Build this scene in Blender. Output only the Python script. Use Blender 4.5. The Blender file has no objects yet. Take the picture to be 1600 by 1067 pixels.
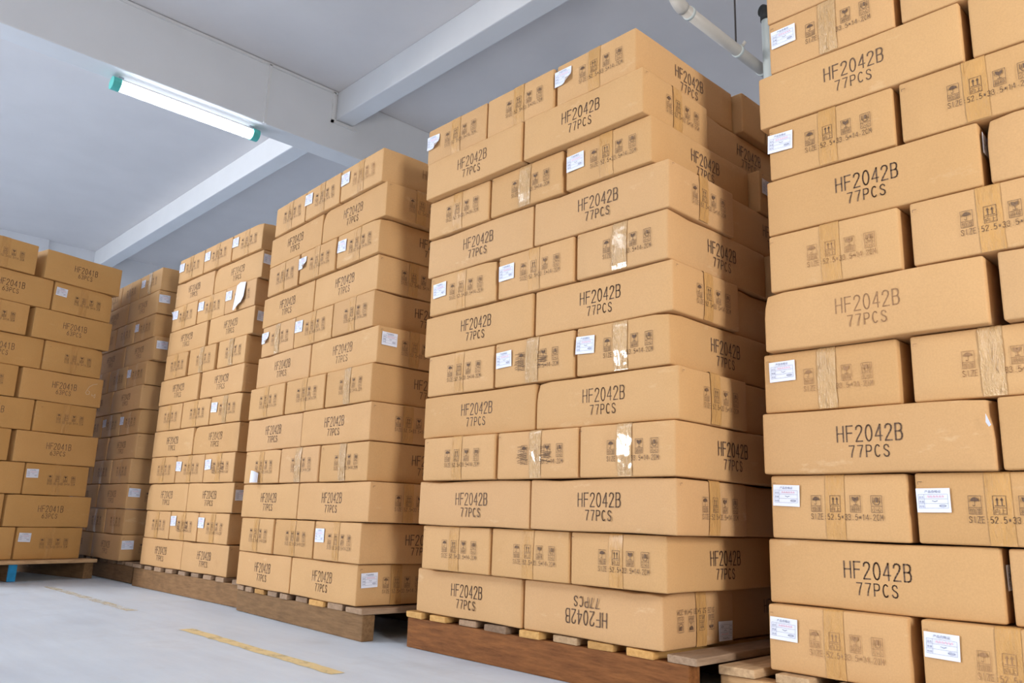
import bpy, bmesh, math, random
import numpy as np
from mathutils import Matrix, Vector

SC = bpy.context.scene
COL = SC.collection

# ------------------------------------------------------------------ camera
cd = bpy.data.cameras.new('camera')
cam = bpy.data.objects.new('camera', cd)
COL.objects.link(cam)
cd.sensor_width = 36.0
cd.lens = 36.0 * 1260.35 / 1600.0
cd.clip_start = 0.05
cam_r = Vector((0.69278483, 0.72044372, 0.0317808))
cam_u = Vector((0.13423709, -0.17213255, 0.97588462))
cam_f = Vector((-0.70854046, 0.6718119, 0.21596109))
CAM = Vector((2.33664, -1.74153, 0.43874))
cam.matrix_world = Matrix(((cam_r.x, cam_u.x, -cam_f.x, CAM.x),
                           (cam_r.y, cam_u.y, -cam_f.y, CAM.y),
                           (cam_r.z, cam_u.z, -cam_f.z, CAM.z),
                           (0, 0, 0, 1)))
SC.camera = cam

# ------------------------------------------------------------------ light and exposure
world = bpy.data.worlds.new('world')
SC.world = world
world.use_nodes = True
bg = world.node_tree.nodes['Background']
bg.inputs[0].default_value = (0.86, 0.92, 1.0, 1)
bg.inputs[1].default_value = 0.33


def area(name, loc, target, sx, sy, power, color):
    ld = bpy.data.lights.new(name, 'AREA')
    ld.shape = 'RECTANGLE'
    ld.size, ld.size_y, ld.energy, ld.color = sx, sy, power, color
    o = bpy.data.objects.new(name, ld)
    COL.objects.link(o)
    o.location = loc
    o.rotation_euler = (Vector(target) - Vector(loc)).to_track_quat('-Z', 'Y').to_euler()
    return o


# daylight: window wall far in front of the stacks, and an open door at the right
win = area('window_daylight', (-9.9, -16.2, 2.7), (0.4, 0.2, 0.7), 3.4, 2.6, 740, (1.0, 0.985, 0.97))
# unseen fill light added over the aisle to brighten the floor
area('overhead_fill', (-5.6, -5.6, 4.35), (-5.0, -4.6, 0.0), 4.0, 1.6, 420, (0.90, 0.95, 1.0))
win.data.spread = math.radians(90)
area('door_daylight', (5.15, -1.45, 1.5), (0.6, 0.2, 1.0), 0.8, 1.9, 185, (1.0, 0.975, 0.94))

SC.view_settings.view_transform = 'Standard'
SC.view_settings.look = 'None'
SC.view_settings.gamma = 1.0
SC.view_settings.use_curve_mapping = False
SC.view_settings.exposure = -0.06
SC.cycles.max_bounces = 8
SC.cycles.diffuse_bounces = 5

# ------------------------------------------------------------------ materials


def mat(name):
    m = bpy.data.materials.new(name)
    m.use_nodes = True
    nt = m.node_tree
    return m, nt, nt.nodes['Principled BSDF']


def node(nt, kind, **kw):
    n = nt.nodes.new(kind)
    for k, v in kw.items():
        if k.startswith('i_'):
            n.inputs[k[2:].replace('_', ' ')].default_value = v
        else:
            setattr(n, k, v)
    return n


def noise(nt, coord, scale, detail=3.0, rough=0.55, stretch=None, loc=None):
    L = nt.links
    src = coord
    if stretch is not None or loc is not None:
        mp = nt.nodes.new('ShaderNodeMapping')
        if stretch is not None:
            mp.inputs['Scale'].default_value = stretch
        if loc is not None:
            mp.inputs['Location'].default_value = loc
        L.new(coord, mp.inputs['Vector'])
        src = mp.outputs['Vector']
    n = nt.nodes.new('ShaderNodeTexNoise')
    n.inputs['Scale'].default_value = scale
    n.inputs['Detail'].default_value = detail
    n.inputs['Roughness'].default_value = rough
    L.new(src, n.inputs['Vector'])
    return n.outputs['Fac']


def ramp(nt, fac, stops):
    r = nt.nodes.new('ShaderNodeValToRGB')
    el = r.color_ramp.elements
    while len(el) < len(stops):
        el.new(0.5)
    for e, (p, c) in zip(el, stops):
        e.position = p
        e.color = (*c, 1) if len(c) == 3 else c
    nt.links.new(fac, r.inputs['Fac'])
    return r.outputs['Color']


def mix(nt, fac, a, b, mode='MIX'):
    m = nt.nodes.new('ShaderNodeMix')
    m.data_type = 'RGBA'
    m.blend_type = mode
    for sock, v in ((m.inputs[0], fac), (m.inputs[6], a), (m.inputs[7], b)):
        if isinstance(v, (int, float)):
            sock.default_value = v
        elif isinstance(v, tuple):
            sock.default_value = (*v, 1) if len(v) == 3 else v
        else:
            nt.links.new(v, sock)
    return m.outputs[2]


def bump(nt, height, strength, dist, p):
    b = nt.nodes.new('ShaderNodeBump')
    b.inputs['Strength'].default_value = strength
    b.inputs['Distance'].default_value = dist
    nt.links.new(height, b.inputs['Height'])
    nt.links.new(b.outputs['Normal'], p.inputs['Normal'])


def objcoord(nt, rand=True):
    """object coordinates shifted by the object's own random number, so alike boxes wear differently"""
    tc = nt.nodes.new('ShaderNodeTexCoord')
    if not rand:
        return tc.outputs['Object'], None
    oi = nt.nodes.new('ShaderNodeObjectInfo')
    mul = nt.nodes.new('ShaderNodeMath')
    mul.operation = 'MULTIPLY'
    mul.inputs[1].default_value = 37.0
    nt.links.new(oi.outputs['Random'], mul.inputs[0])
    add = nt.nodes.new('ShaderNodeVectorMath')
    add.operation = 'ADD'
    nt.links.new(tc.outputs['Object'], add.inputs[0])
    nt.links.new(mul.outputs[0], add.inputs[1])
    return add.outputs[0], oi.outputs['Random']


def cardboard(name, dark, light, wear=0.5):
    m, nt, p = mat(name)
    co, rnd = objcoord(nt)
    base = mix(nt, noise(nt, co, 5.0, 3), dark, light)
    tint = ramp(nt, rnd, [(0, (0.93, 0.90, 0.85)), (0.5, (1, 1, 1)), (1, (1.0, 0.985, 1.0))])
    base = mix(nt, 1.0, base, tint, 'MULTIPLY')
    fibre = ramp(nt, noise(nt, co, 260.0, 2), [(0.3, (0.95, 0.95, 0.95)), (0.7, (1.03, 1.03, 1.03))])
    base = mix(nt, 1.0, base, fibre, 'MULTIPLY')
    # pale rubbed patches and a few brown stains
    rub = ramp(nt, noise(nt, co, 9.0, 5, 0.7, stretch=(0.6, 0.6, 1.8), loc=(3, 8, 1)), [(0.63, (0, 0, 0)), (0.82, (wear * 0.7,) * 3)])
    base = mix(nt, rub, base, (0.80, 0.62, 0.42))
    stain = ramp(nt, noise(nt, co, 4.0, 4, 0.65, loc=(9, 2, 5)), [(0.68, (0, 0, 0)), (0.82, (wear * 0.6,) * 3)])
    base = mix(nt, stain, base, (0.40, 0.21, 0.08))
    nt.links.new(base, p.inputs['Base Color'])
    p.inputs['Roughness'].default_value = 0.62
    p.inputs['Specular IOR Level'].default_value = 0.2
    flute = noise(nt, co, 30.0, 3, 0.6, stretch=(6.0, 6.0, 0.25))
    bump(nt, flute, 0.12, 0.003, p)
    return m


M = {}
M['card'] = cardboard('cardboard', (0.545, 0.322, 0.142), (0.605, 0.366, 0.168))
M['card_worn'] = cardboard('cardboard_worn', (0.535, 0.317, 0.145), (0.60, 0.368, 0.178), 0.85)
M['card_warm'] = cardboard('cardboard_warm', (0.535, 0.305, 0.11), (0.60, 0.345, 0.13), 0.35)


def ink(name, col, worn):
    m, nt, p = mat(name)
    co, _ = objcoord(nt, False)
    c = ramp(nt, noise(nt, co, 90.0, 3, 0.7), [(0.42, col), (0.78, tuple(min(1, a * 1.0 + worn * b) for a, b in zip(col, (0.3, 0.19, 0.09))))])
    nt.links.new(c, p.inputs['Base Color'])
    p.inputs['Roughness'].default_value = 0.7
    p.inputs['Specular IOR Level'].default_value = 0.15
    return m


M['ink'] = ink('carton_ink', (0.115, 0.072, 0.052), 0.5)
M['ink_faded'] = ink('carton_ink_faded', (0.30, 0.168, 0.085), 0.5)
M['ink_mid'] = ink('carton_ink_brown', (0.155, 0.095, 0.060), 0.6)


def tape_mat(name, col, rough, bumpy, spec, coat):
    m, nt, p = mat(name)
    co, rnd = objcoord(nt)
    n = noise(nt, co, 22.0, 4, 0.65, stretch=(1.0, 1.0, 0.35))
    c = ramp(nt, n, [(0.3, tuple(a * 0.9 for a in col)), (0.7, tuple(min(1, a * 1.1) for a in col))])
    nt.links.new(c, p.inputs['Base Color'])
    p.inputs['Roughness'].default_value = rough
    p.inputs['Specular IOR Level'].default_value = spec
    p.inputs['Coat Weight'].default_value = coat
    p.inputs['Coat Roughness'].default_value = rough * 0.6
    h = noise(nt, co, 34.0, 5, 0.7, stretch=(1.0, 1.0, 0.3))
    bump(nt, h, bumpy, 0.02, p)
    return m


M['tape'] = tape_mat('brown_packing_tape', (0.53, 0.295, 0.105), 0.36, 0.5, 0.22, 0.12)
M['tape_shiny'] = tape_mat('crinkled_clear_tape', (0.56, 0.35, 0.16), 0.14, 1.0, 0.6, 0.45)


def plain(name, col, rough=0.6, spec=0.3, var=0.06, scale=12.0, bmp=0.0, metallic=0.0):
    m, nt, p = mat(name)
    co, _ = objcoord(nt, False)
    c = ramp(nt, noise(nt, co, scale, 4), [(0.3, tuple(a * (1 - var) for a in col)), (0.7, tuple(min(1, a * (1 + var)) for a in col))])
    nt.links.new(c, p.inputs['Base Color'])
    p.inputs['Roughness'].default_value = rough
    p.inputs['Specular IOR Level'].default_value = spec
    p.inputs['Metallic'].default_value = metallic
    if bmp:
        bump(nt, noise(nt, co, scale * 4, 4), bmp, 0.01, p)
    return m


M['paper'] = plain('white_paper', (0.74, 0.78, 0.90), 0.6, 0.2, 0.015, 20)
M['paper_ink'] = plain('slip_ink_blue_grey', (0.15, 0.17, 0.28), 0.7, 0.1)
M['paper_red'] = plain('slip_ink_pink', (0.78, 0.38, 0.48), 0.7, 0.1)
M['chalk'] = plain('white_chalk', (0.72, 0.62, 0.48), 0.9, 0.05)
M['ceiling'] = plain('painted_ceiling', (0.78, 0.755, 0.755), 0.9, 0.1, 0.03, 1.6, 0.05)
M['beam'] = plain('painted_beam', (0.80, 0.81, 0.83), 0.85, 0.15, 0.02, 2.5, 0.06)
M['wall'] = plain('painted_wall', (0.74, 0.745, 0.77), 0.85, 0.15, 0.025, 1.5, 0.05)
M['wall_dim'] = plain('dull_brown_wall', (0.34, 0.28, 0.22), 0.9, 0.1, 0.1, 1.5)
M['pvc'] = plain('cream_plastic_pipe', (0.72, 0.67, 0.60), 0.35, 0.5, 0.03, 6)
M['pvc_white'] = plain('white_plastic_pipe', (0.76, 0.82, 0.80), 0.4, 0.4, 0.02, 6)
M['black'] = plain('black_rubber', (0.03, 0.03, 0.03), 0.5, 0.3)
M['cable'] = plain('dark_cable', (0.07, 0.06, 0.06), 0.6, 0.2)
M['conduit'] = plain('white_cable_trunking', (0.80, 0.80, 0.80), 0.6, 0.3, 0.02)
M['teal'] = plain('teal_plastic', (0.10, 0.55, 0.50), 0.4, 0.5, 0.05)
M['grey_clip'] = plain('grey_plastic', (0.36, 0.38, 0.46), 0.5, 0.4)
M['blue'] = plain('blue_paint', (0.02, 0.26, 0.55), 0.5, 0.3, 0.15, 30)


def wood(name, dark, light, spots=0.4):
    m, nt, p = mat(name)
    co, rnd = objcoord(nt)
    g = noise(nt, co, 9.0, 6, 0.7, stretch=(1.2, 8.0, 9.0))
    c = ramp(nt, g, [(0.3, dark), (0.7, light)])
    c = mix(nt, 1.0, c, ramp(nt, rnd, [(0, (0.72, 0.68, 0.66)), (0.5, (1, 1, 1)), (1, (1.12, 1.06, 1.0))]), 'MULTIPLY')
    s = ramp(nt, noise(nt, co, 6.0, 4, 0.65, loc=(4, 1, 7)), [(0.56, (0, 0, 0)), (0.75, (spots,) * 3)])
    c = mix(nt, s, c, tuple(a * 0.35 for a in dark))
    nt.links.new(c, p.inputs['Base Color'])
    p.inputs['Roughness'].default_value = 0.72
    p.inputs['Specular IOR Level'].default_value = 0.2
    bump(nt, g, 0.35, 0.006, p)
    return m


def wood_y(name, dark, light, spots=0.4):
    m = wood(name, dark, light, spots)
    for n in m.node_tree.nodes:
        if n.type == 'MAPPING' and tuple(n.inputs['Scale'].default_value)[0] > 1.1:
            n.inputs['Scale'].default_value = (8.0, 1.2, 9.0)
    return m


M['wood_red'] = wood('red_brown_timber', (0.115, 0.041, 0.012), (0.25, 0.10, 0.030))
M['wood_brown'] = wood('dull_brown_timber', (0.15, 0.082, 0.036), (0.27, 0.155, 0.073))
M['wood_tan'] = wood('tan_timber', (0.38, 0.22, 0.10), (0.55, 0.34, 0.17), 0.25)
M['deck'] = wood_y('deck_timber', (0.36, 0.235, 0.13), (0.60, 0.42, 0.25), 0.2)
M['deck_orange'] = wood_y('orange_deck_timber', (0.46, 0.25, 0.08), (0.64, 0.38, 0.14), 0.2)
M['deck_grey'] = wood_y('grey_deck_timber', (0.23, 0.155, 0.10), (0.40, 0.28, 0.19), 0.3)


def floor_mat():
    m, nt, p = mat('worn_concrete_floor')
    co, _ = objcoord(nt, False)
    base = ramp(nt, noise(nt, co, 1.3, 5, 0.6), [(0.3, (0.62, 0.71, 0.83)), (0.7, (0.69, 0.785, 0.90))])
    streak = ramp(nt, noise(nt, co, 3.0, 5, 0.65, stretch=(0.35, 2.2, 1)), [(0.35, (0.93, 0.93, 0.94)), (0.7, (1.05, 1.05, 1.05))])
    base = mix(nt, 1.0, base, streak, 'MULTIPLY')
    dirt = ramp(nt, noise(nt, co, 2.2, 6, 0.7, loc=(5, 3, 0)), [(0.56, (0, 0, 0)), (0.8, (0.35,) * 3)])
    base = mix(nt, dirt, base, (0.36, 0.36, 0.38))
    nt.links.new(base, p.inputs['Base Color'])
    r = ramp(nt, noise(nt, co, 4.0, 4), [(0.3, (0.42,) * 3), (0.7, (0.6,) * 3)])
    nt.links.new(r, p.inputs['Roughness'])
    p.inputs['Specular IOR Level'].default_value = 0.4
    bump(nt, noise(nt, co, 40.0, 4), 0.05, 0.01, p)
    return m


M['floor'] = floor_mat()


def worn_paint(name, col, lo, hi):
    m, nt, p = mat(name)
    co, _ = objcoord(nt, False)
    a = ramp(nt, noise(nt, co, 9.0, 6, 0.75), [(lo, (0, 0, 0)), (hi, (1, 1, 1))])
    p.inputs['Base Color'].default_value = (*col, 1)
    p.inputs['Roughness'].default_value = 0.6
    nt.links.new(a, p.inputs['Alpha'])
    return m


M['yellow'] = worn_paint('worn_yellow_paint', (0.80, 0.64, 0.34), 0.18, 0.50)
M['yellow_faint'] = worn_paint('faint_yellow_paint', (0.74, 0.61, 0.36), 0.34, 0.8)

m, nt, p = mat('fluorescent_tube_light')
p.inputs['Base Color'].default_value = (1, 1, 1, 1)
p.inputs['Emission Color'].default_value = (0.86, 0.92, 1.0, 1)
p.inputs['Emission Strength'].default_value = 24.0
M['tube'] = m
m, nt, p = mat('clear_lamp_cover')
p.inputs['Base Color'].default_value = (0.92, 0.95, 1.0, 1)
p.inputs['Roughness'].default_value = 0.25
p.inputs['Alpha'].default_value = 0.30
p.inputs['Emission Color'].default_value = (0.86, 0.92, 1.0, 1)
p.inputs['Emission Strength'].default_value = 2.0
M['cover'] = m

# ------------------------------------------------------------------ mesh helpers


def new_obj(name, me, parent=None, loc=None, rotz=0.0):
    o = bpy.data.objects.new(name, me)
    COL.objects.link(o)
    if parent is not None:
        o.parent = parent
    if loc is not None:
        o.location = loc
    if rotz:
        o.rotation_euler = (0, 0, rotz)
    return o


def tag(o, label, cat, group=None):
    o['label'] = label
    o['category'] = cat
    if group:
        o['group'] = group
    return o


def thing(name, label, cat, loc, rotz=0.0, group=None):
    o = new_obj(name, None, None, loc, rotz)
    o.empty_display_size = 0.05
    return tag(o, label, cat, group)


def structure(o):
    o['kind'] = 'structure'
    return o


def mesh_from(name, verts, faces, mats, smooth=False, fmat=None):
    me = bpy.data.meshes.new(name)
    me.from_pydata([tuple(v) for v in verts], [], [tuple(f) for f in faces])
    for mm in (mats if isinstance(mats, (list, tuple)) else [mats]):
        me.materials.append(mm)
    if fmat is not None:
        me.polygons.foreach_set('material_index', fmat)
    if smooth:
        me.polygons.foreach_set('use_smooth', [True] * len(me.polygons))
    me.update()
    return me


def bm_mesh(name, bm, m, smooth=False):
    me = bpy.data.meshes.new(name)
    bm.normal_update()
    bm.to_mesh(me)
    bm.free()
    for mm in (m if isinstance(m, (list, tuple)) else [m]):
        me.materials.append(mm)
    if smooth:
        me.polygons.foreach_set('use_smooth', [True] * len(me.polygons))
    return me


def box_mesh(name, x0, x1, y0, y1, z0, z1, m, bevel=0.0, jitter=0.0, seed=0):
    bm = bmesh.new()
    bmesh.ops.create_cube(bm, size=1)
    for v in bm.verts:
        v.co = Vector((x0 if v.co.x < 0 else x1, y0 if v.co.y < 0 else y1, z0 if v.co.z < 0 else z1))
    if jitter:
        rr = random.Random(seed)
        for v in bm.verts:
            v.co += Vector([rr.uniform(-jitter, jitter) for _ in range(3)])
    if bevel:
        bmesh.ops.bevel(bm, geom=bm.edges[:], offset=bevel, segments=2, profile=0.6, affect='EDGES')
    return bm_mesh(name, bm, m)


def rounded_box(name, L, D, H, r, bulge, seed, m, dents=()):
    """closed carton, origin at the middle of its base: rounded edges, bowed faces, a few soft dents"""
    rr = random.Random(seed)
    h = (L / 2, D / 2, H / 2)

    def line(a, n):
        s = list(np.linspace(-(a - r), a - r, n))
        e = [-(a - r * 0.0), -(a - r * 0.35)]
        return e + s + [-e[1], -e[0]]
    ln = [line(h[0], 11), line(h[1], 8), line(h[2], 6)]
    verts, index, faces = [], {}, []

    def vid(i, j, k):
        key = (i, j, k)
        if key not in index:
            index[key] = len(verts)
            verts.append([ln[0][i], ln[1][j], ln[2][k]])
        return index[key]
    n = [len(a) for a in ln]
    for ax in range(3):
        a, b = [(1, 2), (2, 0), (0, 1)][ax]
        for side in (0, n[ax] - 1):
            for i in range(n[a] - 1):
                for j in range(n[b] - 1):
                    def vv(p, q):
                        t = [0, 0, 0]
                        t[ax], t[a], t[b] = side, p, q
                        return vid(*t)
                    f = [vv(i, j), vv(i + 1, j), vv(i + 1, j + 1), vv(i, j + 1)]
                    faces.append(f if side else f[::-1])
    V = np.array(verts)
    hh = np.array(h)
    q = np.clip(V, -(hh - r), hh - r)
    d = V - q
    ln_ = np.linalg.norm(d, axis=1, keepdims=True)
    ln_[ln_ == 0] = 1
    V = q + d / ln_ * r
    N = d / ln_
    U = V / hh
    prof = np.cos(np.clip(U, -1, 1) * math.pi / 2)
    ph = [rr.uniform(0, 6.28) for _ in range(9)]
    for ax in range(3):
        a, b = [(1, 2), (2, 0), (0, 1)][ax]
        on = np.abs(U[:, ax]) > 0.93
        amt = bulge[ax] * prof[:, a] ** 0.7 * prof[:, b] ** 0.7
        wob = 0.0004 * np.sin(U[:, a] * 3.1 + ph[ax]) * np.cos(U[:, b] * 2.3 + ph[ax + 3]) * (prof[:, a] * prof[:, b]) ** 0.5
        V[:, ax] += np.sign(U[:, ax]) * on * (amt + wob)
    # a gently wavy top and bottom rim, corners slightly crushed
    V[:, 2] += 0.0011 * np.sin(U[:, 0] * 4.0 + ph[6]) * (np.abs(U[:, 2]) > 0.9)
    for (cx, cy, cz, rad, dx, dy, dz) in dents:
        w = np.exp(-(((V[:, 0] - cx) ** 2 + (V[:, 1] - cy) ** 2 + (V[:, 2] - cz) ** 2) / (rad * rad)))
        V += w[:, None] * np.array([dx, dy, dz])
    V[:, 2] += h[2]
    return mesh_from(name, V, faces, m, smooth=True)


def tube_mesh(name, pts, rad, m, seg=14, caps=True):
    """sweep a circle along a polyline"""
    P = [Vector(p) for p in pts]
    R = rad if isinstance(rad, (list, tuple)) else [rad] * len(P)
    bm = bmesh.new()
    rings = []
    prev = None
    for i, p in enumerate(P):
        t = (P[min(i + 1, len(P) - 1)] - P[max(i - 1, 0)]).normalized()
        if prev is None:
            a = t.orthogonal().normalized()
        else:
            a = (prev - t * prev.dot(t)).normalized()
        prev = a
        b = t.cross(a)
        rings.append([bm.verts.new(p + (a * math.cos(q) + b * math.sin(q)) * R[i]) for q in [2 * math.pi * k / seg for k in range(seg)]])
    for r0, r1 in zip(rings, rings[1:]):
        for k in range(seg):
            bm.faces.new((r0[k], r0[(k + 1) % seg], r1[(k + 1) % seg], r1[k]))
    if caps:
        bm.faces.new(rings[0][::-1])
        bm.faces.new(rings[-1])
    return bm_mesh(name, bm, m, smooth=True)


# ------------------------------------------------------------------ lettering (own stroke alphabet, flat ink on the board)
def arc(cx, cy, rx, ry, a0, a1, n=12):
    return [(cx + rx * math.cos(math.radians(a0 + (a1 - a0) * i / n)), cy + ry * math.sin(math.radians(a0 + (a1 - a0) * i / n))) for i in range(n + 1)]


GLYPH = {
    'H': [[(0, 0), (0, 1)], [(.6, 0), (.6, 1)], [(0, .53), (.6, .53)]],
    'F': [[(.02, 0), (.02, 1), (.6, 1)], [(.02, .54), (.52, .54)]],
    'E': [[(.58, 0), (.02, 0), (.02, 1), (.56, 1)], [(.02, .53), (.5, .53)]],
    '2': [[(.02, .76), (.05, .89), (.16, .98), (.31, 1), (.46, .97), (.56, .87), (.57, .74), (.5, .6), (.34, .42), (.14, .2), (0, 0), (.6, 0)]],
    '0': [arc(.3, .5, .29, .5, 0, 360, 20)],
    '4': [[(.45, 0), (.45, 1), (0, .29), (.63, .29)]],
    '1': [[(.1, .78), (.32, 1), (.32, 0)]],
    'B': [[(.02, 0), (.02, 1), (.36, 1), (.5, .95), (.56, .84), (.56, .7), (.5, .58), (.36, .53), (.02, .53)], [(.36, .53), (.53, .48), (.6, .34), (.59, .17), (.5, .04), (.36, 0), (.02, 0)]],
    '7': [[(.01, 1), (.6, 1), (.42, .62), (.3, .3), (.24, 0)]],
    '6': [[(.44, 1), (.16, .62), (.04, .38), (.05, .17), (.16, .03), (.31, 0), (.47, .05), (.57, .2), (.56, .4), (.45, .54), (.3, .58), (.14, .52), (.05, .38)]],
    '3': [[(.03, .84), (.13, .96), (.3, 1), (.47, .96), (.55, .83), (.52, .65), (.4, .56), (.24, .54)], [(.4, .55), (.54, .46), (.59, .28), (.53, .1), (.38, .01), (.24, 0), (.09, .06), (.01, .2)]],
    '5': [[(.54, 1), (.1, 1), (.05, .52), (.2, .62), (.38, .62), (.53, .5), (.58, .3), (.52, .1), (.36, 0), (.18, .01), (.02, .14)]],
    'P': [[(.02, 0), (.02, 1), (.38, 1), (.54, .94), (.59, .8), (.58, .64), (.5, .52), (.36, .47), (.02, .47)]],
    'C': [arc(.31, .5, .3, .5, 48, 312, 16)],
    'S': [[(.56, .8), (.48, .95), (.32, 1), (.15, .96), (.06, .84), (.07, .68), (.2, .57), (.42, .47), (.56, .34), (.57, .16), (.47, .03), (.3, 0), (.12, .04), (.02, .2)]],
    'I': [[(.3, 0), (.3, 1)]],
    'Z': [[(.02, 1), (.58, 1), (0, 0), (.6, 0)]],
    'M': [[(0, 0), (.02, 1), (.3, .35), (.58, 1), (.6, 0)]],
    ':': [[(.26, .12), (.34, .12)], [(.26, .62), (.34, .62)]],
    '.': [[(.24, .06), (.36, .06)]],
    '-': [[(.2, .3), (.4, .3)]],
    '*': [[(.06, .5), (.54, .5)], [(.16, .28), (.44, .72)], [(.16, .72), (.44, .28)]],
}


class Ink:
    """collects flat strokes and filled shapes in a plane: u to the right, v up"""

    def __init__(self):
        self.v, self.f = [], []

    def poly(self, pts):
        b = len(self.v)
        self.v += [tuple(p) for p in pts]
        self.f.append(tuple(range(b, b + len(pts))))

    def stroke(self, pts, w):
        for i, ((x0, y0), (x1, y1)) in enumerate(zip(pts, pts[1:])):
            d = math.hypot(x1 - x0, y1 - y0)
            if d < 1e-7:
                continue
            ux, uy = (x1 - x0) / d * w / 2, (y1 - y0) / d * w / 2
            e0, e1 = 0.7, 0.7
            self.poly([(x0 - ux * e0 + uy, y0 - uy * e0 - ux), (x1 + ux * e1 + uy, y1 + uy * e1 - ux),
                       (x1 + ux * e1 - uy, y1 + uy * e1 + ux), (x0 - ux * e0 - uy, y0 - uy * e0 + ux)])

    def text(self, s, u, v, h, adv, w, glyph_w):
        for c in s:
            for st in GLYPH.get(c, []):
                self.stroke([(u + x / .62 * glyph_w, v + y * h) for x, y in st], w)
            u += adv

    def add(self, verts, faces, u, v, s):
        b = len(self.v)
        self.v += [(u + x * s, v + y * s) for x, y in verts]
        self.f += [tuple(b + i for i in f) for f in faces]

    def mesh(self, name, m, rot180=False, front=0.0):
        # laid on a plane facing -Y (u = +X, v = +Z)
        sg = -1 if rot180 else 1
        return mesh_from(name, [(sg * u, -front, sg * v) for u, v in self.v], self.f, m)


_hz = {}


def hanzi(ch):
    if ch not in _hz:
        c = bpy.data.curves.new('hanzi', 'FONT')
        c.body = ch
        c.resolution_u = 1
        o = bpy.data.objects.new('hanzi', c)
        COL.objects.link(o)
        dg = bpy.context.evaluated_depsgraph_get()
        dg.update()
        me = bpy.data.meshes.new_from_object(o.evaluated_get(dg))
        vs = [(v.co.x, v.co.y) for v in me.vertices]
        fs = [tuple(p.vertices) for p in me.polygons]
        bpy.data.objects.remove(o)
        bpy.data.curves.remove(c)
        bpy.data.meshes.remove(me)
        _hz[ch] = (vs, fs)
    return _hz[ch]


def long_ink(model, count):
    k = Ink()
    cx, top = 0.007, 0.033
    n = len(model)
    adv = 0.0224
    k.text(model, cx - (n * adv - 0.006) / 2, top - 0.037, 0.037, adv, 0.0034, 0.0152)
    adv2 = 0.0198
    k.text(count, cx - (len(count) * adv2 - 0.006) / 2 - 0.002, top - 0.037 - 0.010 - 0.0265, 0.0265, adv2, 0.0029, 0.0126)
    return k


def icon(k, cx, cy, kind, words):
    W, H, w = 0.0245, 0.038, 0.0010
    x0, x1, y0, y1 = cx - W / 2, cx + W / 2, cy - H / 2, cy + H / 2
    ym = y0 + H * 0.36
    k.stroke([(x0, y0), (x1, y0), (x1, y1), (x0, y1), (x0, y0)], w)
    k.stroke([(x0, ym), (x1, ym)], w)
    for i, c in enumerate(words):
        vs, fs = hanzi(c)
        k.add(vs, fs, x0 + 0.0013 + i * 0.0112, y0 + 0.0022, 0.0112)
    c = (ym + y1) / 2
    if kind == 'umbrella':
        k.poly([(cx + 0.0085 * math.cos(a), c + 0.001 + 0.0085 * math.sin(a)) for a in np.linspace(0, math.pi, 9)])
        k.stroke([(cx, c + 0.002), (cx, c - 0.0075), (cx - 0.001, c - 0.009), (cx - 0.003, c - 0.009), (cx - 0.004, c - 0.007)], 0.0012)
    elif kind == 'arrows':
        for s in (-0.0045, 0.0045):
            k.poly([(cx + s - 0.0032, c + 0.003), (cx + s + 0.0032, c + 0.003), (cx + s, c + 0.0095)])
            k.stroke([(cx + s, c + 0.004), (cx + s, c - 0.0065)], 0.0022)
        k.stroke([(cx - 0.009, c - 0.0085), (cx + 0.009, c - 0.0085)], 0.0016)
    elif kind == 'glass':
        k.poly([(cx - 0.0075, c + 0.0095), (cx - 0.0065, c + 0.002), (cx, c - 0.0025), (cx + 0.0065, c + 0.002), (cx + 0.0075, c + 0.0095), (cx + 0.002, c + 0.0085), (cx + 0.0005, c + 0.004), (cx - 0.0012, c + 0.0085)])
        k.stroke([(cx, c - 0.002), (cx + 0.0005, c - 0.0085)], 0.0016)
        k.stroke([(cx - 0.004, c - 0.009), (cx + 0.0045, c - 0.009)], 0.0014)
    else:
        for s in (-1, 1):
            k.stroke([(cx + s * 0.0035, c - 0.009), (cx + s * 0.008, c - 0.003), (cx + s * 0.0085, c + 0.008)], 0.0016)
            k.stroke([(cx + s * 0.008, c - 0.003), (cx + s * 0.0045, c + 0.001), (cx + s * 0.0045, c + 0.007)], 0.0013)
        k.poly([(cx - 0.0025, c - 0.003), (cx + 0.0025, c - 0.003), (cx + 0.0025, c + 0.008), (cx - 0.0025, c + 0.008)])
        k.stroke([(cx - 0.005, c - 0.0088), (cx + 0.005, c - 0.0088)], 0.0013)


def end_ink(size=True):
    k = Ink()
    for cx, kind, words in ((-0.0465, 'umbrella', '怕湿'), (0.0005, 'arrows', '向上'), (0.0485, 'glass', '易碎'), (0.0975, 'hands', '小心')):
        icon(k, cx, 0.0085, kind, words)
    if size:
        k.text('SIZE:52.5*33.5*14-2CM', -0.0600, -0.0285, 0.0128, 0.00825, 0.00125, 0.0054)
    k.stroke([(-0.158, 0.052), (-0.158, 0.058), (-0.150, 0.058)], 0.0011)
    return k


LONG = long_ink('HF2042B', '77PCS')
LONG1 = long_ink('HF2041B', '63PCS')
END = end_ink()
PR = {}
for nm, k in (('long', LONG), ('left_long', LONG1), ('end', END)):
    for mk in ('ink', 'ink_mid', 'ink_faded'):
        base_name = 'printed_icons' if nm == 'end' else 'printed_lettering'
        PR[nm, mk] = k.mesh(base_name, M[mk])
        PR[nm, mk, 'flip'] = k.mesh(base_name, M[mk], True)

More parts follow.
